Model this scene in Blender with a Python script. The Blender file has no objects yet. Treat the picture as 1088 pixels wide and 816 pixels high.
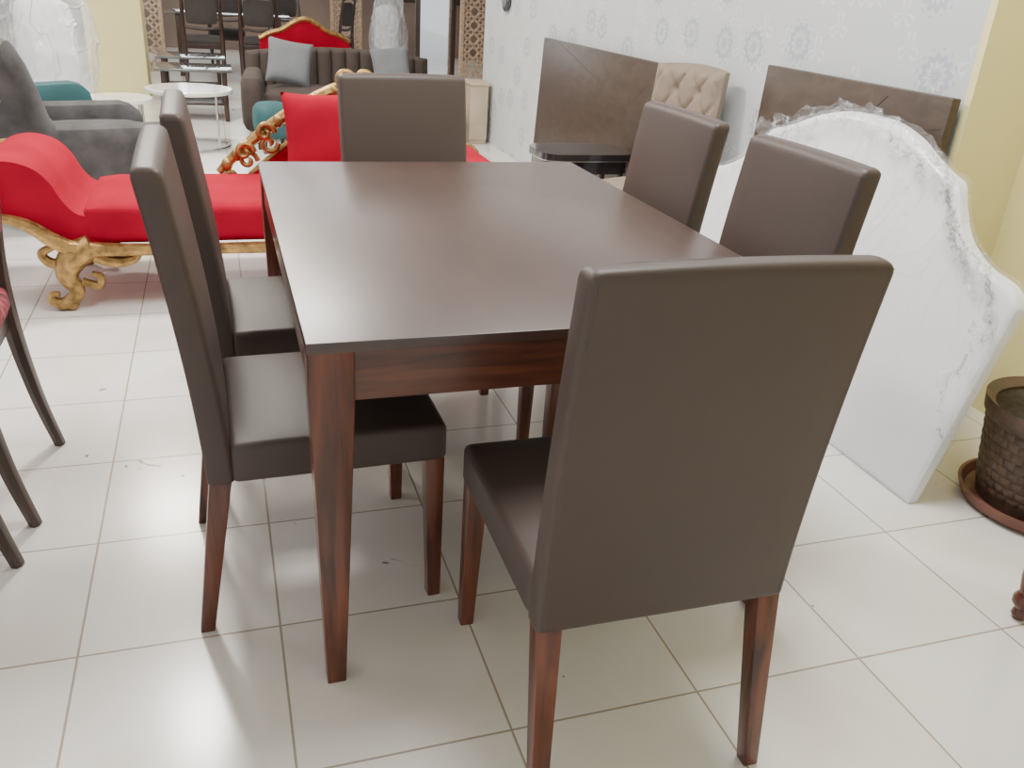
import bpy, bmesh, math, random
import numpy as np
from mathutils import Vector, Matrix, Euler, noise
random.seed(4)
SC=bpy.context.scene
COL=SC.collection
# ------------------------------------------------------------------ materials
def new_mat(name):
    m=bpy.data.materials.new(name); m.use_nodes=True
    nt=m.node_tree; b=nt.nodes['Principled BSDF']
    return m,nt,b
def N(nt,t,**kw):
    n=nt.nodes.new(t)
    for k,v in kw.items(): setattr(n,k,v)
    return n
def simple(name,col,rough=.5,metal=0,bump=0,bscale=200,var=.15,vscale=6,coat=0,sheen=0,emit=0,detail=3,spec=.5,stretch=None,bdist=.004):
    m,nt,b=new_mat(name)
    tc=N(nt,'ShaderNodeTexCoord')
    mp=N(nt,'ShaderNodeMapping'); nt.links.new(tc.outputs['Object'],mp.inputs[0])
    if stretch: mp.inputs['Scale'].default_value=stretch
    no=N(nt,'ShaderNodeTexNoise'); no.inputs['Scale'].default_value=vscale; no.inputs['Detail'].default_value=detail
    nt.links.new(mp.outputs[0],no.inputs[0])
    r=N(nt,'ShaderNodeValToRGB')
    r.color_ramp.elements[0].position=.3; r.color_ramp.elements[1].position=.7
    r.color_ramp.elements[0].color=(*[c*(1-var) for c in col],1)
    r.color_ramp.elements[1].color=(*[min(1,c*(1+var)) for c in col],1)
    nt.links.new(no.outputs[0],r.inputs[0]); nt.links.new(r.outputs[0],b.inputs['Base Color'])
    b.inputs['Roughness'].default_value=rough; b.inputs['Metallic'].default_value=metal
    b.inputs['Coat Weight'].default_value=coat; b.inputs['Coat Roughness'].default_value=.1
    b.inputs['Sheen Weight'].default_value=sheen; b.inputs['Sheen Tint'].default_value=(*[min(1,c*1.6+.02) for c in col],1)
    b.inputs['Specular IOR Level'].default_value=spec
    if bump:
        n2=N(nt,'ShaderNodeTexNoise'); n2.inputs['Scale'].default_value=bscale
        nt.links.new(mp.outputs[0],n2.inputs[0])
        bp=N(nt,'ShaderNodeBump'); bp.inputs['Strength'].default_value=bump; bp.inputs['Distance'].default_value=bdist
        nt.links.new(n2.outputs[0],bp.inputs['Height']); nt.links.new(bp.outputs[0],b.inputs['Normal'])
    if emit:
        b.inputs['Emission Color'].default_value=(*col,1); b.inputs['Emission Strength'].default_value=emit
    return m
def wood(name,c1,c2,rough=.32,coat=.2,stretch=(18,18,1.6),crough=.15,nscale=2.2):
    m,nt,b=new_mat(name)
    tc=N(nt,'ShaderNodeTexCoord'); mp=N(nt,'ShaderNodeMapping'); mp.inputs['Scale'].default_value=stretch
    nt.links.new(tc.outputs['Object'],mp.inputs[0])
    no=N(nt,'ShaderNodeTexNoise'); no.inputs['Scale'].default_value=nscale; no.inputs['Detail'].default_value=6; no.inputs['Distortion'].default_value=.6
    nt.links.new(mp.outputs[0],no.inputs[0])
    r=N(nt,'ShaderNodeValToRGB'); r.color_ramp.elements[0].position=.32; r.color_ramp.elements[1].position=.68
    r.color_ramp.elements[0].color=(*c1,1); r.color_ramp.elements[1].color=(*c2,1)
    nt.links.new(no.outputs[0],r.inputs[0]); nt.links.new(r.outputs[0],b.inputs['Base Color'])
    b.inputs['Roughness'].default_value=rough; b.inputs['Coat Weight'].default_value=coat; b.inputs['Coat Roughness'].default_value=crough
    bp=N(nt,'ShaderNodeBump'); bp.inputs['Strength'].default_value=.08; bp.inputs['Distance'].default_value=.002
    nt.links.new(no.outputs[0],bp.inputs['Height']); nt.links.new(bp.outputs[0],b.inputs['Normal'])
    return m
M={}
M['leather']=simple('leather_brown',(.070,.050,.043),.48,bump=.08,bscale=450,var=.05,vscale=3,spec=.38)
M['wood']=wood('wood_mahogany',(.036,.010,.006),(.170,.044,.019))
M['apron']=wood('wood_mahogany_apron',(.036,.013,.008),(.145,.043,.021),stretch=(1.6,18,18))
M['top']=wood('wood_tabletop',(.043,.0205,.0150),(.058,.0275,.0195),rough=.40,coat=.5,crough=.3,stretch=(8,1.2,8))
M['red']=simple('velvet_red',(.34,.003,.022),.9,var=.14,vscale=5,sheen=.15,bump=.1,bscale=60,spec=.12)
M['gold']=simple('gold_leaf',(.38,.235,.085),.42,metal=.8,var=.45,vscale=30,bump=.7,bscale=60)
M['grey']=simple('velvet_grey',(.058,.056,.058),.85,var=.4,sheen=.25,vscale=9,bump=.3,bscale=40)
M['greysofa']=simple('fabric_greybrown',(.052,.038,.033),.85,var=.15,sheen=.1)
M['greycush']=simple('fabric_lightgrey',(.15,.16,.175),.8,var=.1,sheen=.2)
M['teal']=simple('velvet_teal',(.018,.085,.095),.7,var=.2,sheen=.3)
M['beige']=simple('velvet_beige',(.225,.175,.130),.75,var=.12,sheen=.3)
M['blackgloss']=simple('lacquer_black',(.02,.018,.02),.12,coat=.6)
M['darkwood']=wood('wood_darkchair',(.022,.011,.008),(.055,.025,.016))
M['bronze']=wood('wood_bronze',(.040,.024,.015),(.068,.042,.028),rough=.42,coat=.05,stretch=(2,4,9))
M['groove']=simple('wood_groove',(.030,.019,.013),.5)
M['frame']=simple('window_frame_dark',(.05,.04,.035),.5)
M['whitefab']=simple('white_leatherette',(.83,.84,.86),.32,var=.02,coat=.3)
M['whitetop']=simple('white_lacquer',(.80,.79,.77),.15,var=.02,coat=.5)
M['cream']=simple('cream_lacquer',(.50,.41,.30),.4,var=.15)
M['carve']=simple('carved_gilt_wood',(.50,.36,.24),.45,var=.25,vscale=30,bump=.4,bscale=60)
M['yellow']=simple('yellow_paint',(.84,.76,.38),.6,var=.04,vscale=1.2)
M['ceil']=simple('ceiling_white',(.8,.8,.78),.8,var=.02)
M['farwall']=simple('far_wall_paint',(.30,.22,.18),.8,var=.25,vscale=1)
M['pot']=simple('pot_glazed_brown',(.085,.052,.036),.42,var=.35,vscale=20,bump=.4,bscale=60,bdist=.004)
M['terra']=simple('terracotta',(.22,.09,.06),.5,var=.25,vscale=15)
M['soil']=simple('soil',(.04,.03,.02),.95,var=.4,vscale=40,bump=.8,bscale=80)
M['winlight']=simple('daylight_glass',(.90,.95,1.0),.4,var=.02,emit=3.5)
M['mirror']=simple('mirror_glass',(.75,.78,.8),.04,metal=1,var=.01)
M['steel']=simple('steel_trim',(.6,.6,.6),.25,metal=1,var=.05)
M['floral']=simple('floral_red_fabric',(.30,.05,.06),.8,var=.9,vscale=45)
M['darkfab']=simple('dark_fabric',(.05,.042,.04),.8,var=.2)
M['darkmetal']=simple('clock_dark',(.05,.05,.06),.4)
M['glass']=simple('smoked_glass',(.10,.11,.11),.05,coat=1)
def film(name,a0,a1,zfade=False,bd=.03,ns=2.6,wd=.02):
    m,nt,b=new_mat(name)
    b.inputs['Base Color'].default_value=(.90,.93,.97,1); b.inputs['Roughness'].default_value=.06
    b.inputs['Specular IOR Level'].default_value=.9
    tc=N(nt,'ShaderNodeTexCoord'); mp=N(nt,'ShaderNodeMapping'); mp.inputs['Scale'].default_value=(1,1.2,.6); mp.inputs['Rotation'].default_value=(.6,0,0); nt.links.new(tc.outputs['Object'],mp.inputs[0])
    no=N(nt,'ShaderNodeTexNoise'); no.inputs['Scale'].default_value=ns; no.inputs['Detail'].default_value=3; no.inputs['Distortion'].default_value=1.2
    nt.links.new(mp.outputs[0],no.inputs[0])
    s=N(nt,'ShaderNodeMath',operation='SUBTRACT'); nt.links.new(no.outputs[0],s.inputs[0]); s.inputs[1].default_value=.5
    a=N(nt,'ShaderNodeMath',operation='ABSOLUTE'); nt.links.new(s.outputs[0],a.inputs[0])
    r=N(nt,'ShaderNodeMapRange'); nt.links.new(a.outputs[0],r.inputs[0]); r.inputs[1].default_value=0; r.inputs[2].default_value=wd; r.inputs[3].default_value=1; r.inputs[4].default_value=0
    fac=r.outputs[0]
    if zfade:
        sx=N(nt,'ShaderNodeSeparateXYZ'); nt.links.new(tc.outputs['Object'],sx.inputs[0])
        zr=N(nt,'ShaderNodeMapRange'); nt.links.new(sx.outputs['Z'],zr.inputs[0]); zr.inputs[1].default_value=.3; zr.inputs[2].default_value=.85; zr.inputs[3].default_value=.1; zr.inputs[4].default_value=1
        mu=N(nt,'ShaderNodeMath',operation='MULTIPLY'); nt.links.new(r.outputs[0],mu.inputs[0]); nt.links.new(zr.outputs[0],mu.inputs[1]); fac=mu.outputs[0]
    r2=N(nt,'ShaderNodeMapRange'); nt.links.new(fac,r2.inputs[0]); r2.inputs[3].default_value=a0; r2.inputs[4].default_value=a1
    nt.links.new(r2.outputs[0],b.inputs['Alpha'])
    ad=N(nt,'ShaderNodeMath',operation='MULTIPLY_ADD'); nt.links.new(fac,ad.inputs[0]); ad.inputs[1].default_value=.25; nt.links.new(no.outputs[0],ad.inputs[2])
    bp=N(nt,'ShaderNodeBump'); bp.inputs['Strength'].default_value=1; bp.inputs['Distance'].default_value=bd
    nt.links.new(ad.outputs[0],bp.inputs['Height']); nt.links.new(bp.outputs[0],b.inputs['Normal'])
    return m
M['film']=film('plastic_film',.10,.24,True,bd=.05,ns=3.0,wd=.015); M['filmfold']=film('plastic_film_fold',.10,.34,bd=.05,ns=6,wd=.03); M['filmthick']=film('plastic_film_bundled',.30,.7,bd=.05)
# floor tiles
T=.4097; OX=.3501; OY=-.1734
m,nt,b=new_mat('floor_tiles')
ge=N(nt,'ShaderNodeNewGeometry'); mp=N(nt,'ShaderNodeMapping'); mp.vector_type='POINT'
mp.inputs['Location'].default_value=(-OX+T*60,-OY+T*60,0); nt.links.new(ge.outputs['Position'],mp.inputs[0])
br=N(nt,'ShaderNodeTexBrick'); br.offset=0; br.squash=1
br.inputs['Scale'].default_value=1; br.inputs['Brick Width'].default_value=T; br.inputs['Row Height'].default_value=T
br.inputs['Mortar Size'].default_value=.0028; br.inputs['Mortar Smooth'].default_value=.3
br.inputs['Color1'].default_value=(.82,.80,.765,1); br.inputs['Color2'].default_value=(.86,.845,.815,1); br.inputs['Mortar'].default_value=(.42,.36,.29,1)
nt.links.new(mp.outputs[0],br.inputs['Vector'])
def noise_ramp(scale,det,dist,p0,p1,c0,c1):
    no=N(nt,'ShaderNodeTexNoise'); no.inputs['Scale'].default_value=scale; no.inputs['Detail'].default_value=det; no.inputs['Distortion'].default_value=dist
    nt.links.new(ge.outputs['Position'],no.inputs[0])
    rr=N(nt,'ShaderNodeValToRGB'); rr.color_ramp.elements[0].color=(*c0,1); rr.color_ramp.elements[1].color=(*c1,1)
    rr.color_ramp.elements[0].position=p0; rr.color_ramp.elements[1].position=p1
    nt.links.new(no.outputs[0],rr.inputs[0]); return rr.outputs[0]
def mul(a,b2):
    mx=N(nt,'ShaderNodeMix',data_type='RGBA',blend_type='MULTIPLY'); mx.inputs[0].default_value=1
    nt.links.new(a,mx.inputs[6]); nt.links.new(b2,mx.inputs[7]); return mx.outputs[2]
c=mul(br.outputs['Color'],noise_ramp(2.2,6,.8,.33,.62,(.93,.905,.87),(1,1,1)))
c=mul(c,noise_ramp(9,3,.8,.255,.275,(.25,.2,.16),(1,1,1)))
nt.links.new(c,b.inputs['Base Color'])
b.inputs['Roughness'].default_value=.19
bp=N(nt,'ShaderNodeBump'); bp.invert=True; bp.inputs['Strength'].default_value=.5; bp.inputs['Distance'].default_value=.003
nt.links.new(br.outputs['Fac'],bp.inputs['Height']); nt.links.new(bp.outputs[0],b.inputs['Normal'])
M['floor']=m
# wallpaper
m,nt,b=new_mat('wallpaper_floral')
ge=N(nt,'ShaderNodeNewGeometry'); sx=N(nt,'ShaderNodeSeparateXYZ'); nt.links.new(ge.outputs['Position'],sx.inputs[0])
cb=N(nt,'ShaderNodeCombineXYZ'); nt.links.new(sx.outputs['Y'],cb.inputs[0]); nt.links.new(sx.outputs['Z'],cb.inputs[1])
def math_(op,a,bv=None,c=None):
    n=N(nt,'ShaderNodeMath',operation=op)
    for i,v in enumerate((a,bv,c)):
        if v is None: continue
        if isinstance(v,(int,float)): n.inputs[i].default_value=v
        else: nt.links.new(v,n.inputs[i])
    return n.outputs[0]
def flower(scale,off,petals,rad,fr,wob,rnd=.6,thr=.2):
    add=N(nt,'ShaderNodeVectorMath',operation='ADD'); nt.links.new(cb.outputs[0],add.inputs[0]); add.inputs[1].default_value=off
    sc=N(nt,'ShaderNodeVectorMath',operation='SCALE'); nt.links.new(add.outputs[0],sc.inputs[0]); sc.inputs['Scale'].default_value=scale
    vo=N(nt,'ShaderNodeTexVoronoi',voronoi_dimensions='2D'); vo.inputs['Scale'].default_value=1; vo.inputs['Randomness'].default_value=rnd
    nt.links.new(sc.outputs[0],vo.inputs['Vector'])
    df=N(nt,'ShaderNodeVectorMath',operation='SUBTRACT'); nt.links.new(sc.outputs[0],df.inputs[0]); nt.links.new(vo.outputs['Position'],df.inputs[1])
    s2=N(nt,'ShaderNodeSeparateXYZ'); nt.links.new(df.outputs[0],s2.inputs[0])
    ang=math_('ARCTAN2',s2.outputs[1],s2.outputs[0])
    d=vo.outputs['Distance']
    pet=math_('SINE',math_('MULTIPLY',ang,petals))
    ring=math_('SINE',math_('ADD',math_('MULTIPLY',d,fr),math_('MULTIPLY',pet,wob)))
    line=math_('GREATER_THAN',ring,thr)
    mask=math_('LESS_THAN',d,rad)
    return math_('MULTIPLY',line,mask)
f1=flower(2.9,(0,.05,0),12,.27,46,1.0,.75,-.1); f2=flower(5.2,(.37,.21,0),3,.28,13,3.0,.9,.4)
mixA=N(nt,'ShaderNodeMix',data_type='RGBA'); nt.links.new(math_('MULTIPLY',f2,.7),mixA.inputs[0]); mixA.inputs[6].default_value=(.58,.605,.62,1); mixA.inputs[7].default_value=(.74,.755,.765,1)
mixB=N(nt,'ShaderNodeMix',data_type='RGBA'); nt.links.new(math_('MULTIPLY',f1,.9),mixB.inputs[0]); nt.links.new(mixA.outputs[2],mixB.inputs[6]); mixB.inputs[7].default_value=(.42,.455,.50,1)
nt.links.new(mixB.outputs[2],b.inputs['Base Color']); b.inputs['Roughness'].default_value=.5
M['paper']=m
# ------------------------------------------------------------------ helpers
def finish(bm,name,mat,parent=None,loc=(0,0,0),rot=(0,0,0),smooth=True,label=None):
    bmesh.ops.recalc_face_normals(bm,faces=bm.faces)
    me=bpy.data.meshes.new(name); bm.to_mesh(me); bm.free()
    if mat: me.materials.append(M[mat] if isinstance(mat,str) else mat)
    o=bpy.data.objects.new(name,me); COL.objects.link(o)
    o.location=loc; o.rotation_euler=rot
    if parent: o.parent=parent
    if smooth:
        for p in me.polygons: p.use_smooth=True
        me.set_sharp_from_angle(angle=math.radians(38))
    if label: o['label']=label
    return o
def thing(name,loc,rz,label,cat,group=None):
    e=bpy.data.objects.new(name,None); e.empty_display_size=.1; COL.objects.link(e)
    e.location=loc; e.rotation_euler=(0,0,math.radians(rz)); e['label']=label; e['category']=cat
    if group: e['group']=group
    return e
def tag(o,label,cat,group=None):
    o['label']=label; o['category']=cat
    if group: o['group']=group
    return o
def bx(bm,s,c,bev=0,seg=3,rz=0):
    r=bmesh.ops.create_cube(bm,size=1); vs=r['verts']
    for v in vs:
        v.co=Vector((v.co.x*s[0],v.co.y*s[1],v.co.z*s[2]))
        if rz: v.co=Matrix.Rotation(rz,3,'Z')@v.co
        v.co+=Vector(c)
    if bev:
        es=list({e for v in vs for e in v.link_edges})
        bmesh.ops.bevel(bm,geom=es,offset=bev,segments=seg,profile=.5,affect='EDGES')
def rbox(name,s,c,bev,mat,parent=None,seg=3,**kw):
    bm=bmesh.new(); bx(bm,s,c,bev,seg); return finish(bm,name,mat,parent,**kw)
def puff(name,s,c,mat,parent=None,amt=.02,bev=.03,cuts=6,loc=(0,0,0),rot=(0,0,0)):
    bm=bmesh.new(); bmesh.ops.create_cube(bm,size=1)
    bmesh.ops.subdivide_edges(bm,edges=bm.edges[:],cuts=cuts,use_grid_fill=True)
    for v in bm.verts:
        p=v.co*2
        h=Vector(s)/2
        w=Vector((p.x*h.x,p.y*h.y,p.z*h.z)); inner=Vector([max(hh-bev,0) for hh in h])
        cl=Vector([max(-inner[i],min(inner[i],w[i])) for i in range(3)])
        d=w-cl
        if d.length>1e-6:
            m_=max(abs(d[i])/bev for i in range(3)); d=d.normalized()*bev*min(1,m_)
        w=cl+d
        ax=max(range(3),key=lambda i:abs(p[i]))
        o=[i for i in range(3) if i!=ax]
        k=(1-p[o[0]]**2)*(1-p[o[1]]**2)
        w[ax]+=math.copysign(amt*k,p[ax])
        v.co=w+Vector(c)
    return finish(bm,name,mat,parent,loc=loc,rot=rot)
def pillow(name,s,th,mat,label,loc,rot,group=None):
    bm=bmesh.new(); n=20; F={};B={}
    for i in range(n+1):
        for k in range(n+1):
            u=i/n*2-1; v=k/n*2-1
            pin=1-.07*(1-abs(u)**2)*abs(v)**3; pin2=1-.07*(1-abs(v)**2)*abs(u)**3
            x=u*s/2*pin2; z=v*s/2*pin; t=th/2*((1-u**4)*(1-v**4))**.55
            t*=1+.06*noise.noise(Vector((u*2,v*2,s)))
            F[i,k]=bm.verts.new((x,-t,z))
            B[i,k]=F[i,k] if (i in(0,n) or k in (0,n)) else bm.verts.new((x,t,z))
    for i in range(n):
        for k in range(n):
            bm.faces.new((F[i,k],F[i+1,k],F[i+1,k+1],F[i,k+1])); bm.faces.new((B[i,k],B[i,k+1],B[i+1,k+1],B[i+1,k]))
    o=finish(bm,name,mat,None,loc=loc,rot=rot); return tag(o,label,'cushion',group)
def crom(pts,n=6):
    P=[Vector(p) for p in pts]; out=[]
    for i in range(len(P)-1):
        a=P[max(i-1,0)];b_=P[i];c=P[i+1];d=P[min(i+2,len(P)-1)]
        for k in range(n):
            t=k/n; out.append(.5*((2*b_)+(-a+c)*t+(2*a-5*b_+4*c-d)*t*t+(-a+3*b_-3*c+d)*t**3))
    out.append(P[-1]); return out
def tube(bm,pts,rad,n=8,smooth=6,flat=None):
    if isinstance(rad,(int,float)): rad=[rad]*len(pts)
    if smooth:
        Q=crom([(*p,) for p in pts],smooth); R=[v.x for v in crom([(r,0,0) for r in rad],smooth)]
    else: Q=[Vector(p) for p in pts]; R=rad
    rings=[]; up=None
    for i,p in enumerate(Q):
        t=(Q[min(i+1,len(Q)-1)]-Q[max(i-1,0)]).normalized()
        if up is None:
            up=Vector((0,1,0)) if abs(t.y)<.9 else Vector((1,0,0))
        a=(up-t*up.dot(t)).normalized(); b_=t.cross(a); up=a
        r=max(R[i],.0005); fa=flat if flat else 1
        rings.append([bm.verts.new(p+a*(math.cos(2*math.pi*k/n)*r*fa)+b_*(math.sin(2*math.pi*k/n)*r)) for k in range(n)])
    for i in range(len(rings)-1):
        for k in range(n):
            bm.faces.new((rings[i][k],rings[i][(k+1)%n],rings[i+1][(k+1)%n],rings[i+1][k]))
    bm.faces.new(rings[0][::-1]); bm.faces.new(rings[-1])
def lathe(bm,prof,c=(0,0,0),n=28,mod=None):
    rings=[]
    for r,z in prof:
        ring=[]
        for k in range(n):
            a=2*math.pi*k/n; rr=r*(1+(mod(a,z) if mod else 0))
            ring.append(bm.verts.new((c[0]+rr*math.cos(a),c[1]+rr*math.sin(a),c[2]+z)))
        rings.append(ring)
    for i in range(len(rings)-1):
        for k in range(n):
            bm.faces.new((rings[i][k],rings[i][(k+1)%n],rings[i+1][(k+1)%n],rings[i+1][k]))
    bm.faces.new(rings[0][::-1]); bm.faces.new(rings[-1])
def frustum(bm,x0,x1,y0,y1,z0,X0,X1,Y0,Y1,z1,bev=.003):
    lo=[bm.verts.new(p) for p in ((x0,y0,z0),(x1,y0,z0),(x1,y1,z0),(x0,y1,z0))]
    hi=[bm.verts.new(p) for p in ((X0,Y0,z1),(X1,Y0,z1),(X1,Y1,z1),(X0,Y1,z1))]
    fs=[bm.faces.new(lo[::-1]),bm.faces.new(hi)]
    for i in range(4): fs.append(bm.faces.new((lo[i],lo[(i+1)%4],hi[(i+1)%4],hi[i])))
    if bev:
        es=list({e for f in fs for e in f.edges}); bmesh.ops.bevel(bm,geom=es,offset=bev,segments=2,profile=.5,affect='EDGES')
def copy_tree(src,name_loc,rz,label=None):
    o=src.copy(); COL.objects.link(o); o.location=name_loc; o.rotation_euler=(0,0,math.radians(rz))
    if label: o['label']=label
    def rec(s,d):
        for c in list(s.children):
            k=c.copy(); COL.objects.link(k); k.parent=d; rec(c,k)
    rec(src,o); return o
def extrude_profile(name,poly,y0,y1,mat,parent,bev=0):
    bm=bmesh.new()
    a=[bm.verts.new((x,y0,z)) for x,z in poly]; b_=[bm.verts.new((x,y1,z)) for x,z in poly]
    k=len(poly); f1=bm.faces.new(a); f2=bm.faces.new(b_[::-1])
    for i in range(k): bm.faces.new((a[i],a[(i+1)%k],b_[(i+1)%k],b_[i]))
    if bev: bmesh.ops.bevel(bm,geom=list({e for f in (f1,f2) for e in f.edges}),offset=bev,segments=3,profile=.5,affect='EDGES')
    return finish(bm,name,mat,parent)
# ------------------------------------------------------------------ room
def struct(o): o['kind']='structure'; return o
WX=2.2; FY=15.0; WE=6.6; W0=1.0
struct(rbox('floor',(16,24,.1),(-2.5,6,-.05),0,'floor'))
struct(rbox('ceiling',(16,24,.1),(-2.5,6,3.35),0,'ceil'))
struct(rbox('wall_right',(.6,WE-W0,3.3),(WX+.3,(W0+WE)/2,1.65),0,'paper'))
struct(rbox('wall_return',(.35,.03,3.3),(WX+.175,W0-.015,1.65),0,'yellow'))
struct(rbox('wall_corner',(.6,7,3.3),(WX+.28+.3,W0-.03-3.5,1.65),0,'yellow'))
struct(rbox('wall_far',(16,.15,3.3),(-2.5,FY+.075,1.65),0,'farwall'))
struct(rbox('wall_side',(.15,9,3.3),(4.8,10.5,1.65),0,'farwall'))
for i,(x,ww) in enumerate(((-4.6,1.7),(-1.9,1.2),(-.1,1.25),(1.35,1.0),(3.6,1.0))):
    w=bpy.data.objects.new('window_%d'%(i+1),None); COL.objects.link(w); w.location=(x,FY-.04,0); w['kind']='structure'
    rbox('window_pane',(ww,.02,2.0),(0,0,1.95),0,'winlight',w)
    bm=bmesh.new()
    bx(bm,(ww+.1,.06,.08),(0,-.02,.93)); bx(bm,(ww+.1,.06,.08),(0,-.02,2.95))
    for dx in (-ww/2,0,ww/2): bx(bm,(.07,.05,2.0),(dx,-.02,1.95))
    finish(bm,'window_frame','frame',w,smooth=False)
struct(rbox('wall_pillar',(.54,.5,3.3),(-1.02,8.9,1.65),.01,'yellow'))
# ------------------------------------------------------------------ dining table
W_,L_,HT=1.067,1.53,.762
tb=thing('dining_table',(0.003,.018,0),0,'dark brown wooden dining table with reddish tapered legs','table')
bm=bmesh.new(); bx(bm,(W_,L_,.020),(W_/2,L_/2,HT-.010),.0015,2); finish(bm,'table_top','top',tb,label='smooth dark brown table top')
AH=.095; at=HT-.0205
for s,c in (((W_-.15,.022,AH),(W_/2,.020,at-AH/2)),((W_-.15,.022,AH),(W_/2,L_-.020,at-AH/2))):
    rbox('apron',s,c,.002,'apron',tb)
for xx in (.020,W_-.020):
    bm=bmesh.new(); bx(bm,(.022,L_-.15,AH),(xx,L_/2,at-AH/2),.002); finish(bm,'apron','wood',tb)
for sx_,sy_ in ((0,0),(1,0),(0,1),(1,1)):
    t_,b_=.078,.038; o=.003; oo=.017
    X=lambda v: v if not sx_ else W_-v
    Y=lambda v: v if not sy_ else L_-v
    bm=bmesh.new()
    xs=sorted((X(oo),X(oo+b_))); ys=sorted((Y(oo),Y(oo+b_))); XS=sorted((X(o),X(o+t_))); YS=sorted((Y(o),Y(o+t_)))
    lo=[bm.verts.new(p) for p in ((xs[0],ys[0],0),(xs[1],ys[0],0),(xs[1],ys[1],0),(xs[0],ys[1],0))]
    mi=[bm.verts.new(p) for p in ((XS[0],YS[0],at-AH-.01),(XS[1],YS[0],at-AH-.01),(XS[1],YS[1],at-AH-.01),(XS[0],YS[1],at-AH-.01))]
    hi=[bm.verts.new((v.co.x,v.co.y,at)) for v in mi]
    bm.faces.new(lo[::-1]); bm.faces.new(hi)
    for A,B in ((lo,mi),(mi,hi)):
        for i in range(4): bm.faces.new((A[i],A[(i+1)%4],B[(i+1)%4],B[i]))
    bmesh.ops.bevel(bm,geom=[e for e in bm.edges if abs(e.verts[0].co.z-e.verts[1].co.z)>.05],offset=.003,segments=2,profile=.5,affect='EDGES')
    finish(bm,'leg','wood',tb)
# ------------------------------------------------------------------ dining chair
CW,CD,ZB,CH,LEAN,ZS=.465,.52,.367,1.005,.076,.456
YB=.022
def build_chair():
    e=thing('dining_chair',(0,0,0),0,'','chair','dining chairs around the table')
    TH=.053
    def leanf(z):
        t=max(0,(z-ZB)/(CH-ZB)); return YB-LEAN*t**1.45
    bm=bmesh.new(); rings=[]; nz=36
    R=.016
    for i in range(nz+1):
        t=i/nz
        z=ZB+(CH-ZB)*(.5-.5*math.cos(math.pi*t))
        dt=CH-z; db=z-ZB
        ins_t=R-math.sqrt(max(0,R*R-(R-dt)**2)) if dt<R else 0
        rb=.008; ins_b=rb-math.sqrt(max(0,rb*rb-(rb-db)**2)) if db<rb else 0
        ins=max(ins_t,ins_b)
        hw=CW/2-ins*1.0; y0=leanf(z)+ins; y1=leanf(z)+TH-ins
        tt=(z-ZB)/(CH-ZB)
        r=max(.001,min(.012,(y1-y0)/2-.0005)); ring=[]
        for cx,cy,a0 in ((hw-r,y1-r,0),(-hw+r,y1-r,90),(-hw+r,y0+r,180),(hw-r,y0+r,270)):
            for k in range(6):
                a=math.radians(a0+k*18); ring.append([cx+r*math.cos(a),cy+r*math.sin(a)])
        full=[]; n=len(ring)
        for j in range(n):
            full.append(ring[j]); nx_=ring[(j+1)%n]
            if abs(nx_[0]-ring[j][0])>.1:
                for q in range(1,8): full.append([ring[j][0]+(nx_[0]-ring[j][0])*q/8,ring[j][1]])
        vs=[]
        for x,y in full:
            u=x/(CW/2); bul=.006*max(0,1-u*u)*max(0,1-(2*tt-1)**4)+.0012*noise.noise(Vector((x*6,z*5,2)))*max(0,1-u**4)
            y+= -bul if y<leanf(z)+TH/2 else bul
            vs.append(bm.verts.new((x,y,z+.004*max(0,1-u*u)*max(0,(tt-.9))*10)))
        rings.append(vs)
    n=len(rings[0])
    for i in range(nz):
        for j in range(n): bm.faces.new((rings[i][j],rings[i][(j+1)%n],rings[i+1][(j+1)%n],rings[i+1][j]))
    bm.faces.new(rings[0][::-1]); bm.faces.new(rings[-1])
    finish(bm,'backrest','leather',e,label='upholstered brown leatherette backrest')
    q=CW/2-.0120
    for s in (-1,1):
        pts=[(s*q,leanf(z)+.0001,z) for z in np.linspace(ZB+.010,CH-.018,14)]
        bm=bmesh.new(); tube(bm,pts,.0011,6,2); finish(bm,'seam','leather',e)
    y0=YB+TH-.006; d=CD-y0
    bm=bmesh.new(); bmesh.ops.create_cube(bm,size=1)
    for v in bm.verts: v.co=Vector((v.co.x*CW,y0+(v.co.y+.5)*d,ZB+(v.co.z+.5)*(ZS-ZB)))
    bmesh.ops.bevel(bm,geom=bm.edges[:],offset=.015,segments=4,profile=.5,affect='EDGES')
    for k in np.linspace(-.18,.18,7): bmesh.ops.bisect_plane(bm,geom=bm.verts[:]+bm.edges[:]+bm.faces[:],plane_co=(k,0,0),plane_no=(1,0,0))
    for k in np.linspace(y0+.05,CD-.05,7): bmesh.ops.bisect_plane(bm,geom=bm.verts[:]+bm.edges[:]+bm.faces[:],plane_co=(0,k,0),plane_no=(0,1,0))
    for v in bm.verts:
        if v.co.z>ZS-.006:
            u=v.co.x/(CW/2); w=(v.co.y-y0-d/2)/(d/2); v.co.z+=.016*max(0,1-u*u)*max(0,1-w*w)
    finish(bm,'seat','leather',e,label='padded brown leatherette seat')
    g=CW/2
    for sx_ in (-1,1):
        for rear in (0,1):
            bm=bmesh.new(); ti,bi=.044,.030
            a,b2=sorted((sx_*(g-.003),sx_*(g-.003-bi))); A,B=sorted((sx_*(g-.004),sx_*(g-.004-ti)))
            if rear: frustum(bm,a,b2,-.022,-.022+bi,0,A,B,YB+.004,YB+.004+ti,ZB+.006)
            else: frustum(bm,a,b2,CD-.006-bi,CD-.006,0,A,B,CD-.004-ti,CD-.004,ZB+.006)
            finish(bm,'leg','wood',e)
    return e
ch=build_chair()
ch.location=(.5527,-.3465,0); ch.rotation_euler=(0,0,math.radians(-.6)); ch['label']='brown leatherette dining chair at the table head, back turned'
copy_tree(ch,(-.209,.480,0),-89,'brown leatherette dining chair beside the front table leg')
copy_tree(ch,(-.188,1.09,0),-89,'brown leatherette dining chair on the side near the chaise')
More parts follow.
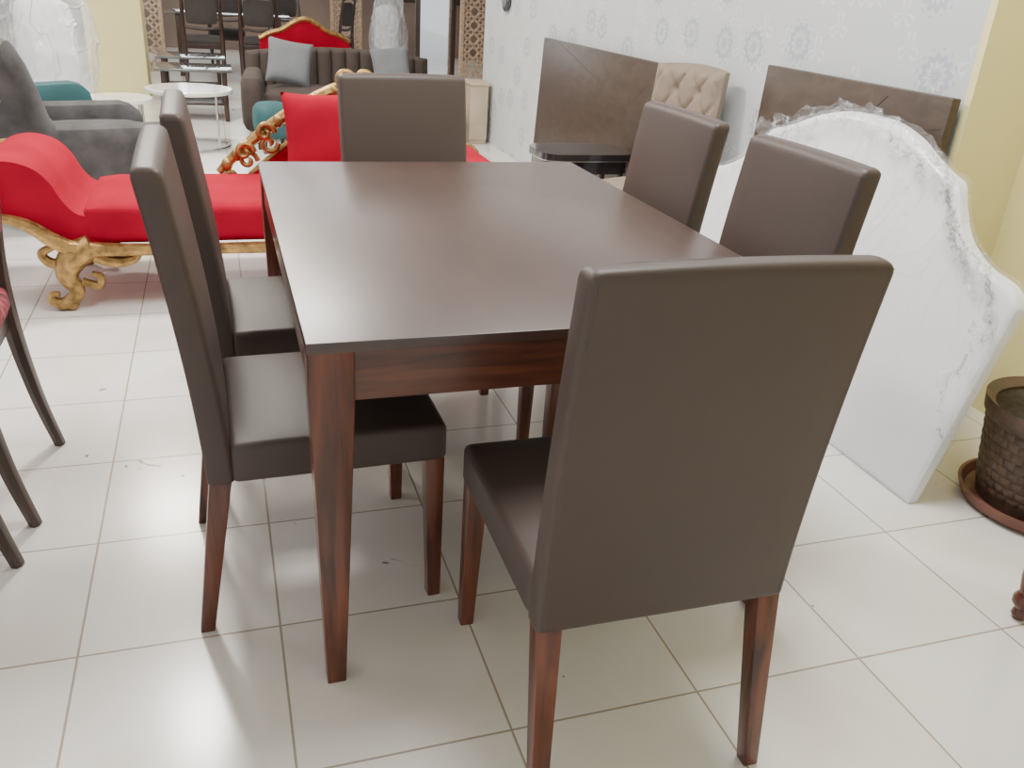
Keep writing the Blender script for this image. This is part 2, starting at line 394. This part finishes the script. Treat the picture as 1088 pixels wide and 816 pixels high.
copy_tree(ch,(1.218,.455,0),90,'brown leatherette dining chair beside the wrapped white headboard')
copy_tree(ch,(1.213,1.085,0),90,'brown leatherette dining chair in front of the tufted chair')
copy_tree(ch,(.530,1.835,0),186,'brown leatherette dining chair at the table end facing outward')
# ------------------------------------------------------------------ red chaise
cz=thing('chaise_lounge',(0,2.68,0),0,'red velvet chaise lounge with carved gold frame','sofa')
Y0,Y1=-.33,.33; RX=.70
def arm_poly(s,cx):
    pts=[(.10,.38),(.0,.385),(-.05,.40),(-.09,.45),(-.125,.52),(-.18,.575),(-.27,.60),(-.36,.58),(-.42,.52),(-.42,.455),(-.36,.405),(-.28,.395),(-.20,.37),(-.12,.30),(-.02,.275),(.10,.27)]
    P=crom([(a,b,0) for a,b in pts],5)
    return [(cx+s*p.x,p.y) for p in P]
extrude_profile('scroll_arm',arm_poly(1,-.62),Y0+.02,Y1,'red',cz,bev=.02)
extrude_profile('scroll_arm',arm_poly(-1,RX),Y0+.02,Y1,'red',cz,bev=.02)
puff('seat_cushion',(RX+.62+.04,.64,.16),((RX-.62)/2,0,.348),'red',cz,amt=.008,bev=.035,cuts=14)
for yy in (Y0,Y1):
    bm=bmesh.new()
    L=[(-.44,.52),(-.435,.44),(-.37,.39),(-.29,.385),(-.21,.352),(-.12,.285),(-.02,.258)]
    sp1=[(-.38,.49),(-.355,.46),(-.315,.48),(-.32,.53),(-.38,.56)]
    Lr=[.014,.013,.012,.013,.014,.016,.017,.019,.020,.026,.032,.030]
    a=[(-.62+x,yy,z) for x,z in sp1+L]; b2=[(RX-x,yy,z) for x,z in (sp1+L)[::-1]]
    tube(bm,a+[(-.3,yy,.25),(.1,yy,.248),(.45,yy,.25)]+b2,Lr+[.024,.026,.024]+Lr[::-1],8,5)
    finish(bm,'frame_rail','gold',cz,label='carved gold leaf rail with scroll ends')
def chaise_leg(x,y,s):
    bm=bmesh.new()
    tube(bm,[(x+s*.06,y,.27),(x-s*.02,y,.22),(x-s*.05,y,.15),(x-s*.02,y,.08),(x-s*.06,y,.035),(x-s*.10,y,.022)],[.050,.058,.044,.028,.028,.022],10,5)
    tube(bm,[(x+s*.02,y,.25),(x+s*.12,y,.20),(x+s*.20,y,.205),(x+s*.22,y,.235),(x+s*.18,y,.245),(x+s*.17,y,.225)],[.03,.026,.018,.015,.013,.012],8,5)
    tube(bm,[(x-s*.02,y,.2),(x-s*.10,y,.20),(x-s*.13,y,.24),(x-s*.09,y,.265)],[.024,.022,.018,.014],8,5)
    tube(bm,[(x+s*.0,y,.12),(x+s*.06,y,.10),(x+s*.07,y,.14),(x+s*.04,y,.15)],[.018,.018,.014,.012],8,5)
    tube(bm,[(x-s*.06,y,.03),(x-s*.11,y,.035),(x-s*.12,y,.065),(x-s*.09,y,.07)],[.024,.022,.016,.012],8,5)
    bmesh.ops.create_uvsphere(bm,u_segments=10,v_segments=8,radius=.03,matrix=Matrix.Translation((x-s*.05,y,.03)))
    finish(bm,'leg','gold',cz)
for x,s in ((-.68,1),(RX+.06,-1)):
    for yy in (Y0+.02,Y1-.02): chaise_leg(x,yy,s)
crest=[(-.12,.43),(-.05,.50),(.03,.57),(.16,.67),(.30,.755),(.45,.82),(.56,.82),(.68,.74),(.78,.64),(.86,.56)]
cr=[(p.x,p.y) for p in crom([(a,b,0) for a,b in crest],5)]
inner=[(x+.06,z-.10) for x,z in cr if z-.10>.37]
extrude_profile('back_panel',[(inner[0][0],.36)]+inner+[(inner[-1][0],.36)],Y1-.04,Y1+.01,'red',cz,bev=.012)
bm=bmesh.new()
tube(bm,[(x,Y1-.02,z) for x,z in crest],[.018,.024,.026,.028,.028,.032,.032,.028,.024,.02],8,6)
tube(bm,[(x+.07,Y1-.02,z-.085) for x,z in crest[1:]],[.014]*9,8,6)
for i in range(3,len(cr)-3,3):
    x,z=cr[i]; 
    bmesh.ops.create_uvsphere(bm,u_segments=8,v_segments=6,radius=.026,matrix=Matrix.Translation((x,Y1-.035,z))@Matrix.Diagonal((1,.7,1.2,1)))
for j,i in enumerate(range(2,len(cr)-4,5)):
    x,z=cr[i]; x+=.035; z-=.04; r=.045; sg=1 if j%2 else -1
    pts=[(x+r*(1-k/14)*math.cos(sg*k*.62),Y1-.035,z+r*(1-k/14)*math.sin(sg*k*.62)) for k in range(13)]
    tube(bm,pts,[.012]*10+[.011,.010,.010],8,2)
for (x,z,r) in ((.0,.53,.045),(.10,.62,.045),(.47,.86,.05),(.56,.87,.04)):
    pts=[(x+r*(1-k/14)*math.cos(k*.62),Y1-.05,z+r*(1-k/14)*math.sin(k*.62)) for k in range(13)]
    tube(bm,pts,[.013]*10+[.012,.011,.011],8,2)
finish(bm,'back_crest','gold',cz,label='carved gold leaf back crest with open scrollwork')
pillow('throw_pillow',.39,.13,'red','square red velvet pillow leaning on the red chaise',(.365,2.79,.632),(math.radians(-12),math.radians(-1),0))
# ------------------------------------------------------------------ dark headboards
def headboard(y0,y1,h,panel,label,xb):
    e=thing('headboard',(xb,(y0+y1)/2,0),0,label,'headboard','dark headboards leaning on the wall')
    w=y1-y0; tilt=math.radians(2.2)
    bm=bmesh.new(); bx(bm,(.035,w,h),(.0175,0,h/2),.004,2)
    o=finish(bm,'panel','bronze',e); o.rotation_euler=(0,tilt,0)
    def gr(pts,r):
        bm=bmesh.new(); tube(bm,pts,r,6,0); o=finish(bm,'inlay_line','groove',e); o.rotation_euler=(0,tilt,0)
    if panel:
        a=w/2
        gr([(0.0,a-.02,h*.74),(0.0,-a+.02,h-.10)],.0014); gr([(0.0,-a+.3,h-.03),(0.0,a*.3,h*.60)],.0014)
    else:
        gr([(0.0,-w/2+.01,h*.55),(0.0,w/2-.3,h-.01)],.0014)
headboard(2.58,4.88,.985,False,'dark bronze-brown flat headboard leaning on wallpapered wall',2.105)
headboard(.99,2.06,1.075,True,'dark brown panelled headboard behind the white wrapped one',2.105)
# ------------------------------------------------------------------ white wrapped headboard
hb=thing('wrapped_headboard',(1.74,1.235,0),0,'white upholstered headboard wrapped in clear plastic','headboard')
half=.89
prof=[(0,.985),(.12,.98),(.25,.95),(.36,.905),(.44,.875),(.50,.855),(.55,.79),(.62,.72),(.72,.67),(.82,.65),(.865,.63),(half,.60)]
pr=[(p.x,p.y) for p in crom([(a,b,0) for a,b in prof],5)]
def crease(c,z,amp):
    a=noise.noise(Vector((c*1.8+z*1.2,z*2.0-c*1.5,7)))
    b2=noise.noise(Vector((c*3.5-z*2,z*3.0,1.3)))
    top=max(.12,min(1,(z-.3)/.45))
    return ((1-min(1,abs(a)*10))*amp+(1-min(1,abs(b2)*9))*amp*.6)*top+noise.noise(Vector((c*6,z*5,2)))*amp*.25*top
def hbshape(name,th,inf,mat,amp,xo):
    bm=bmesh.new(); cols=[-a for a,_ in pr[::-1]]+[a for a,_ in pr[1:]]; hs=[z for _,z in pr[::-1]]+[z for _,z in pr[1:]]
    nz=64; front=[];back=[]
    for c,h in zip(cols,hs):
        c2=c*(1+inf/half); h2=h+inf; f=[];bk=[]
        if amp: h2+=abs(noise.noise(Vector((c*7,0,5))))*.02
        for k in range(nz+1):
            z=(h2*k/nz); e1=min(1,(half-abs(c))/.015); e2=min(1,(h-z)/.015 if h>z else 0); e3=min(1,z/.015)
            edge=1-(1-max(0,min(e1,e2,e3)))**2
            t=th/2*(.7+.3*edge)
            nn=crease(c,z,amp)+amp*.2 if amp else 0
            cc=c2
            if amp and abs(c)>half*.9: cc+=math.copysign(.012*abs(noise.noise(Vector((z*12,c,3)))),c)
            x=.30*z+xo
            f.append(bm.verts.new((x+th/2-t-nn*(.3+.7*edge),cc,z+(0 if k else .002))))
            bk.append(bm.verts.new((x+th/2+t,cc,z+(0 if k else .002))))
        front.append(f);back.append(bk)
    n=len(cols)
    for i in range(n-1):
        for k in range(nz):
            bm.faces.new((front[i][k],front[i+1][k],front[i+1][k+1],front[i][k+1]))
            if not amp: bm.faces.new((back[i][k],back[i][k+1],back[i+1][k+1],back[i+1][k]))
        bm.faces.new((front[i][nz],front[i+1][nz],back[i+1][nz],back[i][nz]))
        bm.faces.new((front[i][0],back[i][0],back[i+1][0],front[i+1][0]))
    for i in (0,n-1):
        for k in range(nz): bm.faces.new((front[i][k],front[i][k+1],back[i][k+1],back[i][k]))
    return finish(bm,name,mat,hb)
hbshape('board',.045,0,'whitefab',0,0)
hbshape('plastic_wrap',.056,.007,'film',.009,-.006)
def bunch(name,pts,w,seed):
    P=crom(pts,16); bm=bmesh.new(); rows=[]
    nv=14
    for i,p in enumerate(P):
        r=[]
        for k in range(nv+1):
            v=k/nv*2-1
            q=Vector((i*.20,v*1.8,seed)); n1=noise.noise(q); n2=noise.noise(q*2.2+Vector((3,1,0))); n3=noise.noise(q*1.3+Vector((9,4,2)))
            ww=w*(1-.5*abs(math.sin(i*.31+seed)))
            r.append(bm.verts.new((p.x-.030-abs(n1)*.05+.015*n2,p.y+v*ww*.45+n3*.03,p.z+v*ww*.9+n2*.02)))
        rows.append(r)
    for i in range(len(rows)-1):
        for k in range(nv): bm.faces.new((rows[i][k],rows[i+1][k],rows[i+1][k+1],rows[i][k+1]))
    o=finish(bm,name,'filmfold',hb)
    for p in o.data.polygons: p.use_smooth=(p.index%4!=0)
    return o
def onb(c,z): return (.30*z,c,z)
bunch('plastic_fold',[onb(-.885,.25),onb(-.88,.45),onb(-.84,.62),onb(-.72,.67),onb(-.58,.76),onb(-.50,.86),onb(-.36,.90)],.11,1.0)
bunch('plastic_fold',[onb(-.36,.90),onb(-.15,.965),onb(.1,.97),onb(.35,.89),onb(.5,.84)],.07,6.0)
# ------------------------------------------------------------------ beige tufted chair
bc=thing('tufted_chair',(1.88,2.45,0),-70,'beige velvet chair with button-tufted back by the wall','chair')
def tufted(name,w,h,th,mat,parent,z0,y0,curve=.05,rows=4,colsn=4,lean=.06,nx=44,loc=(0,0,0),rot=(0,0,0),dp=.018,dw=.0009,channel=False,droop=.03):
    bm=bmesh.new(); nz=44; F=[];B=[]
    for i in range(nx+1):
        u=i/nx*2-1; f=[];b_=[]
        for k in range(nz+1):
            v=k/nz; hh=h*(1-droop*u*u)
            dent=0
            if channel:
                dent=abs(math.sin((u+1)*colsn*math.pi/2)); dent=1-dent**.5
            else:
              for r in range(rows+1):
                for c in range(colsn+1):
                    uc=(c+(.5 if r%2 else 0))/(colsn)*2-1; vc=(r+.5)/(rows+.6)
                    d2=((u-uc)*w/2)**2+((v-vc)*h)**2
                    dent=max(dent,math.exp(-d2/dw))
              U=(u+1)/2*colsn; V=v*(rows+.6)-.5
              g1=abs(((U+V*.5)%1)-.5)*2; g2=abs(((U-V*.5)%1)-.5)*2
              pl=max(g1,g2); dent=max(dent,.55*max(0,(pl-.8)/.2))
            e=min(1,(1-abs(u))/(.06/w*2),(1-v)/.1)
            e=1-(1-max(0,e))**2
            y=y0+lean*v-curve*u*u*.6
            f.append(bm.verts.new((u*w/2,y-th/2*(.3+.7*e)+dent*dp*e,z0+v*hh)))
            b_.append(bm.verts.new((u*w/2,y+th/2*(.3+.7*e),z0+v*hh)))
        F.append(f);B.append(b_)
    for i in range(nx):
        for k in range(nz):
            bm.faces.new((F[i][k],F[i+1][k],F[i+1][k+1],F[i][k+1])); bm.faces.new((B[i][k],B[i][k+1],B[i+1][k+1],B[i+1][k]))
        bm.faces.new((F[i][nz],F[i+1][nz],B[i+1][nz],B[i][nz])); bm.faces.new((F[i][0],B[i][0],B[i+1][0],F[i+1][0]))
    for i in (0,nx):
        for k in range(nz): bm.faces.new((F[i][k],F[i][k+1],B[i][k+1],B[i][k]))
    return finish(bm,name,mat,parent,loc=loc,rot=rot)
tufted('backrest',.42,.59,.10,'beige',bc,.44,.14,dp=.030,dw=.0006,rows=5,colsn=3)
puff('seat',(.44,.50,.12),(0,-.09,.42),'beige',bc,amt=.02,bev=.03)
for sx_ in (-1,1):
    for yy in (-.28,.12):
        bm=bmesh.new(); lathe(bm,[(.010,0),(.014,.1),(.022,.37)],(sx_*.17,yy,0),12); finish(bm,'leg','darkwood',bc)
# ------------------------------------------------------------------ dark glossy side table
def stadium(bm,w,d,z0,z1,r):
    pts=[]
    for cx,cy,a0 in ((w/2-r,d/2-r,0),(-w/2+r,d/2-r,90),(-w/2+r,-d/2+r,180),(w/2-r,-d/2+r,270)):
        for k in range(7):
            a=math.radians(a0+k*15); pts.append((cx+r*math.cos(a),cy+r*math.sin(a)))
    lo=[bm.verts.new((x,y,z0)) for x,y in pts]; hi=[bm.verts.new((x,y,z1)) for x,y in pts]
    bm.faces.new(lo[::-1]); bm.faces.new(hi); n=len(pts)
    for i in range(n): bm.faces.new((lo[i],lo[(i+1)%n],hi[(i+1)%n],hi[i]))
st=thing('side_table',(1.82,3.26,0),0,'low glossy black side table with rounded top','table')
bm=bmesh.new(); stadium(bm,.54,.36,.465,.50,.1); finish(bm,'table_top','blackgloss',st)
bm=bmesh.new(); stadium(bm,.50,.32,.39,.464,.09); finish(bm,'apron','blackgloss',st)
bm=bmesh.new(); stadium(bm,.545,.365,.460,.466,.1); finish(bm,'trim_band','steel',st)
for a in (-.2,.2):
    for b_ in (-.12,.12): 
        bm=bmesh.new(); lathe(bm,[(.012,0),(.016,.2),(.02,.4)],(a,b_,0),12); finish(bm,'leg','blackgloss',st)
# ------------------------------------------------------------------ wooden chairs of another set
def side_chair(fab):
    e=thing('wooden_chair',(0,0,0),0,'','chair','dark wooden chairs of other sets')
    for sx_ in (-1,1):
        bm=bmesh.new(); x=sx_*.215
        tube(bm,[(x,-.045,0),(x,-.005,.18),(x,.025,.42),(x,.02,.65),(x*.95,-.03,1.0)],[.020,.025,.030,.026,.02],8,6,flat=.8); finish(bm,'rear_leg','darkwood',e)
        bm=bmesh.new(); tube(bm,[(x,.47,0),(x,.455,.2),(x,.45,.42)],[.016,.021,.026],8,4); finish(bm,'front_leg','darkwood',e)
    for s,c in (((.44,.02,.06),(0,.03,.41)),((.44,.02,.06),(0,.46,.41)),((.02,.42,.06),(-.215,.25,.41)),((.02,.42,.06),(.215,.25,.41))):
        rbox('seat_rail',s,c,.004,'darkwood',e)
    puff('seat_cushion',(.45,.46,.08),(0,.24,.47),fab,e,amt=.015,bev=.03)
    bm=bmesh.new(); tube(bm,[(-.2,-.03,.98),(0,-.04,1.03),(.2,-.03,.98)],[.024,.03,.024],8,6); finish(bm,'top_rail','darkwood',e)
    bm=bmesh.new(); tube(bm,[(-.21,.03,.62),(0,.02,.6),(.21,.03,.62)],.018,8,6); finish(bm,'lower_rail','darkwood',e)
    puff('back_pad',(.34,.035,.28),(0,.0,.80),fab,e,amt=.01,bev=.015)
    return e
sc_=side_chair('floral'); sc_.location=(-.672,.985,0); sc_.rotation_euler=(0,0,math.radians(90)); sc_['label']='dark wooden chair with curved splayed legs and floral seat'
copy_tree(sc_,(-.685,.385,0),90,'dark wooden chair beside a matching chair')
sd=side_chair('darkfab'); sd.location=(-.20,10.25,0); sd.rotation_euler=(0,0,math.radians(0)); sd['label']='dark wooden dining chair by a smoked glass table'
for x,y,r in ((.45,10.3,0),(.1,12.2,180),(1.65,11.3,60),(.95,13.0,180)):
    copy_tree(sd,(x,y,0),r,'dark wooden dining chair by a smoked glass table')
# ------------------------------------------------------------------ pot & stool
pt=thing('plant_pot',(2.13,.25,0),0,'dark brown woven-relief plant pot by the yellow wall','pot')
bm=bmesh.new(); lathe(bm,[(.15,.0),(.205,.01),(.22,.045),(.21,.045),(.195,.02),(.1,.018)],n=40); finish(bm,'saucer','terra',pt,label='terracotta saucer')
bm=bmesh.new(); zz=[.02,.035]+list(np.linspace(.045,.27,64))+[.285,.30,.325,.33,.31,.30]
def prr(z): return .160+.045*(z/.33)**.8
nn_=len(zz)
def weave(a,z):
    if not .045<z<.272: return 0
    row=int((z-.045)/.0285); col=a*16/(2*math.pi)*2+(.5 if row%2 else 0)
    return .030*(abs(math.sin(col*math.pi))**.5)*(abs(math.sin((z-.045)/.0285*math.pi))**.5)-.012
lathe(bm,[((prr(z)+(.010 if z>.28 else 0)) if i<nn_-2 else .185,z) for i,z in enumerate(zz)],n=256,mod=weave); finish(bm,'pot_body','pot',pt)
bm=bmesh.new(); lathe(bm,[(.01,.29),(.184,.291),(.184,.30),(.01,.305)],n=32); finish(bm,'soil','soil',pt)
sl=thing('side_stool',(1.825,-.30,0),0,'reddish wooden stool with turned legs','stool')
for a in (-.17,.17):
    for b_ in (-.15,.15):
        bm=bmesh.new(); lathe(bm,[(.012,0),(.020,.012),(.016,.03),(.027,.045),(.027,.06),(.018,.075),(.025,.12),(.030,.25),(.020,.34),(.030,.355),(.030,.43)],(a,b_,0),16); finish(bm,'leg','wood',sl)
bm=bmesh.new(); bx(bm,(.40,.36,.03),(0,0,.445),.01); finish(bm,'stool_seat','wood',sl)
# ------------------------------------------------------------------ showroom furniture behind
def barrel_chair(loc,rz,mat,label,cat='armchair',h=.86,ha=.56,R=.40,name='armchair',TH=.13):
    e=thing(name,loc,rz,label,cat)
    bm=bmesh.new(); n=60; F=[]
    path=[]
    for k in range(n+1):
        t=k/n*2-1
        if abs(t)<=.70:
            aa=math.radians(-90)+(t/.70)*math.radians(90); path.append((math.copysign(abs(R*math.cos(aa))**.6*R**.4,math.cos(aa)),math.copysign(abs(R*math.sin(aa))**.8*R**.2,math.sin(aa))*.9,t))
        else:
            path.append((math.copysign(R,t),(abs(t)-.70)/.30*.46,t))
    for i,(x,y,t) in enumerate(path):
        x0,y0,_=path[max(i-1,0)]; x1,y1,_=path[min(i+1,n)]
        tx,ty=x1-x0,y1-y0; l=math.hypot(tx,ty); nx_,ny_=ty/l,-tx/l
        s=max(0,min(1,(.56-abs(t))/.14)); s=s*s*(3-2*s)
        top=ha+(h-ha)*s; ring=[]
        front=max(0,(abs(t)-.93)/.07)
        top-=.06*front*front
        for (q,zz_) in ((.5,.12),(.5,top-.10),(.47,top-.05),(.36,top-.015),(.15,top),(-.15,top),(-.36,top-.015),(-.47,top-.05),(-.5,top-.10),(-.5,.12)):
            lean=.20*s*(zz_-.12)
            ring.append(bm.verts.new((x+nx_*(q*TH+lean),y+ny_*(q*TH+lean),zz_)))
        F.append(ring)
    for i in range(n):
        for k in range(10): bm.faces.new((F[i][k],F[i+1][k],F[i+1][(k+1)%10],F[i][(k+1)%10]))
    bm.faces.new(F[0]); bm.faces.new(F[-1][::-1])
    finish(bm,'back_shell',mat,e)
    puff('seat_cushion',(2*R-TH-.01,.74,.2),(0,.08,.35),mat,e,amt=.03,bev=.05)
    puff('back_cushion',(2*R-TH-.03,.14,.44),(0,0,0),mat,e,amt=.03,bev=.05,loc=(0,-.26,.63),rot=(math.radians(12),0,0))
    for x in (-.28,.28):
        for y in (-.22,.3):
            bm=bmesh.new(); lathe(bm,[(.014,0),(.024,.14)],(x,y,0),10); finish(bm,'leg','darkwood',e)
    return e
barrel_chair((-.87,4.02,0),-72,'grey','grey velvet armchair behind the chaise',h=.95,ha=.54,R=.42,TH=.17)
barrel_chair((-1.55,5.35,0),-50,'teal','teal velvet armchair beside the grey armchair',h=.95)
def heap(loc,sc,label,seed,inner):
    bm=bmesh.new(); bmesh.ops.create_icosphere(bm,subdivisions=5,radius=1)
    for v in bm.verts:
        p=v.co.copy(); a=noise.noise(p*1.6+Vector((0,seed,0))); b2=noise.noise(p*3.2+Vector((seed,0,3)))
        q=p*(1+.25*noise.noise(p*1.2+Vector((seed,0,0)))+.08*(1-min(1,abs(a)*6))+.05*(1-min(1,abs(b2)*5)))
        v.co=Vector((q.x*sc[0],q.y*sc[1],max(0,(q.z+1)*sc[2]/2)))
    e=thing('wrapped_furniture',loc,0,label,'wrapped furniture')
    finish(bm,'plastic_cover','filmthick',e)
    puff('chair_back',(sc[0]*1.2,.14,sc[2]*.6),(0,.1,sc[2]*.5),inner,e,bev=.05)
    puff('chair_seat',(sc[0]*1.2,.4,.2),(0,-.05,.3),inner,e,bev=.05)
heap((-1.32,6.5,0),(.33,.34,1.22),'armchair bundled in crumpled clear plastic',1.0,'whitefab')
heap((2.2,11.3,0),(.25,.3,1.15),'narrow chair bundled in crumpled clear plastic',5.0,'whitefab')
def round_table(loc,r,h,label,mat='whitetop',name='round_table'):
    e=thing(name,loc,0,label,'table')
    bm=bmesh.new(); lathe(bm,[(r*.98,h-.03),(r,h-.02),(r,h-.005),(r*.98,h)],n=36); finish(bm,'table_top',mat,e)
    for k in range(4):
        a=math.radians(45+90*k); bm=bmesh.new(); tube(bm,[(r*.85*math.cos(a),r*.85*math.sin(a),h-.03),(r*.85*math.cos(a),r*.85*math.sin(a),0.005)],.009,8,0); finish(bm,'leg','steel',e)
    bm=bmesh.new(); tube(bm,[(r*.85*math.cos(t),r*.85*math.sin(t),.012) for t in np.linspace(0,2*math.pi,25)],.009,6,0); finish(bm,'base_ring','steel',e)
round_table((-.30,6.05,0),.32,.44,'round white lacquered coffee table with thin metal legs')
round_table((-.76,5.62,0),.22,.42,'small round white nesting table with metal legs')
def glass_table(loc,label):
    e=thing('glass_table',loc,0,label,'table')
    rbox('table_top',(1.5,.9,.02),(0,0,.74),.004,'glass',e)
    for x in (-.6,.6):
        for y in (-.35,.35): rbox('leg',(.06,.06,.73),(x,y,.365),.005,'darkwood',e)
glass_table((.12,11.25,0),'smoked glass dining table with dark legs')
for x,y in ((-.28,7.55),(-.32,8.7)):
    e=thing('coffee_table',(x,y,0),0,'low smoked glass coffee table','table','low glass coffee tables')
    rbox('table_top',(.66,.6,.02),(0,0,.44),.004,'glass',e); rbox('shelf',(.5,.5,.02),(0,0,.15),.004,'darkwood',e)
    for xx in (-.26,.26):
        for yy in (-.25,.25): rbox('leg',(.04,.04,.43),(xx,yy,.215),.004,'darkwood',e)
so=thing('channel_sofa',(.93,6.55,0),-4,'grey-brown channel-back sofa with light grey cushions','sofa')
tufted('backrest',1.60,.36,.14,'greysofa',so,.34,.36,curve=0,colsn=13,nx=156,lean=.06,channel=True,dp=.035,droop=.16)
puff('seat_cushion',(1.32,.62,.16),(0,.0,.32),'greysofa',so,amt=.02,bev=.04)
rbox('base',(1.46,.66,.16),(0,.02,.17),.02,'greysofa',so)
for s in (-1,1): puff('arm',(.17,.78,.44),(s*.735,.0,.30),'greysofa',so,amt=.015,bev=.06)
for s in (-1,1):
    for y in (-.28,.3): rbox('leg',(.05,.05,.10),(s*.68,y,.05),.005,'darkwood',so)
for x,r,s in ((-.43,9,.37),(.42,-6,.33)):
    pillow('throw_pillow',s,.12,'greycush','light grey square cushion on the channel-back sofa',(.93+x,6.55-x*.07,.600),(math.radians(-20),math.radians(r),0),'light grey cushions on the sofa')
ot=thing('ottoman',(.30,5.85,0),10,'small teal velvet ottoman in front of the sofa','ottoman')
puff('cushion',(.25,.28,.24),(0,0,.24),'teal',ot,amt=.02,bev=.05)
for x in (-.09,.09):
    for y in (-.09,.09):
        bm=bmesh.new(); lathe(bm,[(.014,0),(.02,.14)],(x,y,0),10); finish(bm,'leg','darkwood',ot)
rs=thing('settee',(.90,9.1,0),0,'red velvet settee with carved gold crest rail','sofa')
puff('seat_cushion',(1.0,.55,.16),(0,0,.36),'red',rs,amt=.02,bev=.04)
poly=[(-.5,.30),(-.5,.58),(-.38,.64),(-.25,.68),(-.12,.76),(0,.80),(.12,.76),(.25,.68),(.38,.64),(.5,.58),(.5,.30)]
extrude_profile('back_panel',poly,.24,.30,'red',rs,bev=.012)
bm=bmesh.new(); tube(bm,[(x,.25,z+.01) for x,z in poly[1:-1]],.03,8,5); finish(bm,'crest_rail','gold',rs)
for x in (-.42,.42):
    for y in (-.2,.22):
        bm=bmesh.new(); tube(bm,[(x,y,.30),(x*.96,y,.15),(x*1.04,y,0.01)],[.035,.022,.025],8,5); finish(bm,'leg','gold',rs)
def screen(loc,rz,w,h,label):
    e=thing('carved_screen',loc,rz,label,'screen','carved gilt wood screens')
    for x in (-w/2,w/2): rbox('side_frame',(.05,.05,h),(x,0,h/2),.006,'carve',e)
    for z in (.03,h-.03): rbox('cross_frame',(w,.05,.06),(0,0,z),.006,'carve',e)
    bm=bmesh.new(); nx=max(2,int(round(w/.15))); cw=w/nx; nz=int(h/cw)
    for i in range(nx):
        for k in range(nz):
            cx=-w/2+(i+.5)*cw; cz_=(k+.5)*h/nz; r=cw*.42
            tube(bm,[(cx+r*(1+.18*math.cos(4*t))*math.cos(t),0,cz_+r*(1+.18*math.cos(4*t))*math.sin(t)) for t in np.linspace(0,2*math.pi,17)],.016,5,0)
            tube(bm,[(cx-r*.6,0,cz_-r*.6),(cx+r*.6,0,cz_+r*.6)],.013,5,0); tube(bm,[(cx-r*.6,0,cz_+r*.6),(cx+r*.6,0,cz_-r*.6)],.013,5,0)
    finish(bm,'lattice','carve',e)
screen((-.87,11.37,0),0,.34,2.4,'carved gilt wood screen panel near the yellow pillar')
screen((1.85,12.9,0),0,.42,2.4,'carved gilt wood screen panel by the windows')
screen((3.05,10.0,0),0,.32,2.4,'carved gilt wood screen panel by the wallpapered wall end')
fm=thing('floor_mirror',(2.62,10.3,0),0,'tall floor mirror with dark wooden frame','mirror')
rbox('glass',(.42,.02,1.7),(0,0,.9),0,'mirror',fm,smooth=False)
for x in (-.23,.23): rbox('frame',(.06,.05,1.84),(x,-.01,.92),.006,'darkwood',fm)
for z in (.03,1.81): rbox('frame',(.42,.05,.06),(0,-.01,z),.006,'darkwood',fm)
cb_=thing('display_pedestal',(2.08,6.4,0),0,'plain beige display pedestal at the wall end','pedestal')
rbox('body',(.16,.3,.46),(0,0,.26),.006,'cream',cb_); rbox('plinth',(.15,.28,.03),(0,0,.015),.003,'cream',cb_); rbox('cap',(.18,.32,.03),(0,0,.505),.006,'cream',cb_)
ck=thing('wall_clock',(WX-.022,5.95,1.20),0,'small round dark wall clock on wallpaper','clock')
bm=bmesh.new(); lathe(bm,[(.085,0),(.095,.01),(.095,.025),(.08,.03)],n=32); o=finish(bm,'rim','darkmetal',ck); o.rotation_euler=(0,math.radians(-90),0); o.location=(.02,0,0)
bm=bmesh.new(); lathe(bm,[(.06,.028),(.065,.033),(.06,.034)],n=32); o=finish(bm,'dial','greycush',ck); o.rotation_euler=(0,math.radians(-90),0); o.location=(.02,0,0)
# ------------------------------------------------------------------ CAMERA
f=918.25; pi_,ro,ya=[math.radians(v) for v in (24.8965,3.8536,19.3424)]
fw=Vector((math.sin(ya)*math.cos(pi_),math.cos(ya)*math.cos(pi_),-math.sin(pi_)))
r_=Vector((math.cos(ya),-math.sin(ya),0)); u_=r_.cross(fw)
r2=r_*math.cos(ro)+u_*math.sin(ro); u2=-r_*math.sin(ro)+u_*math.cos(ro)
cd=bpy.data.cameras.new('camera'); co=bpy.data.objects.new('camera',cd); COL.objects.link(co)
mt=Matrix((( r2.x,u2.x,-fw.x,-.107),(r2.y,u2.y,-fw.y,-1.3395),(r2.z,u2.z,-fw.z,1.3265),(0,0,0,1)))
co.matrix_world=mt; cd.sensor_width=36; cd.lens=f/1088*36; cd.clip_start=.02; SC.camera=co
# ------------------------------------------------------------------ LIGHT
wd=bpy.data.worlds.new('world'); SC.world=wd; wd.use_nodes=True
wd.node_tree.nodes['Background'].inputs[0].default_value=(.95,.97,1,1); wd.node_tree.nodes['Background'].inputs[1].default_value=1.3
def area(n,loc,sx_,sy_,pw,col,rot=(0,0,0)):
    l=bpy.data.lights.new(n,'AREA'); l.shape='RECTANGLE'; l.size=sx_; l.size_y=sy_; l.energy=pw; l.color=col
    o=bpy.data.objects.new(n,l); COL.objects.link(o); o.location=loc; o.rotation_euler=rot
area('ceiling_light_a',(1.0,.9,3.2),.9,1.2,110,(1,.985,.965))
area('ceiling_light_b',(-.42,3.2,3.2),.40,.55,130,(1,.95,.88))
area('ceiling_light_d',(-.72,5.8,3.2),.5,.65,140,(1,.92,.80))
area('ceiling_light_e',(-2.6,2.0,3.2),2,2.5,65,(1,.98,.97))
area('ceiling_light_c',(-.5,9.5,3.2),4,3,95,(1,.99,.97))
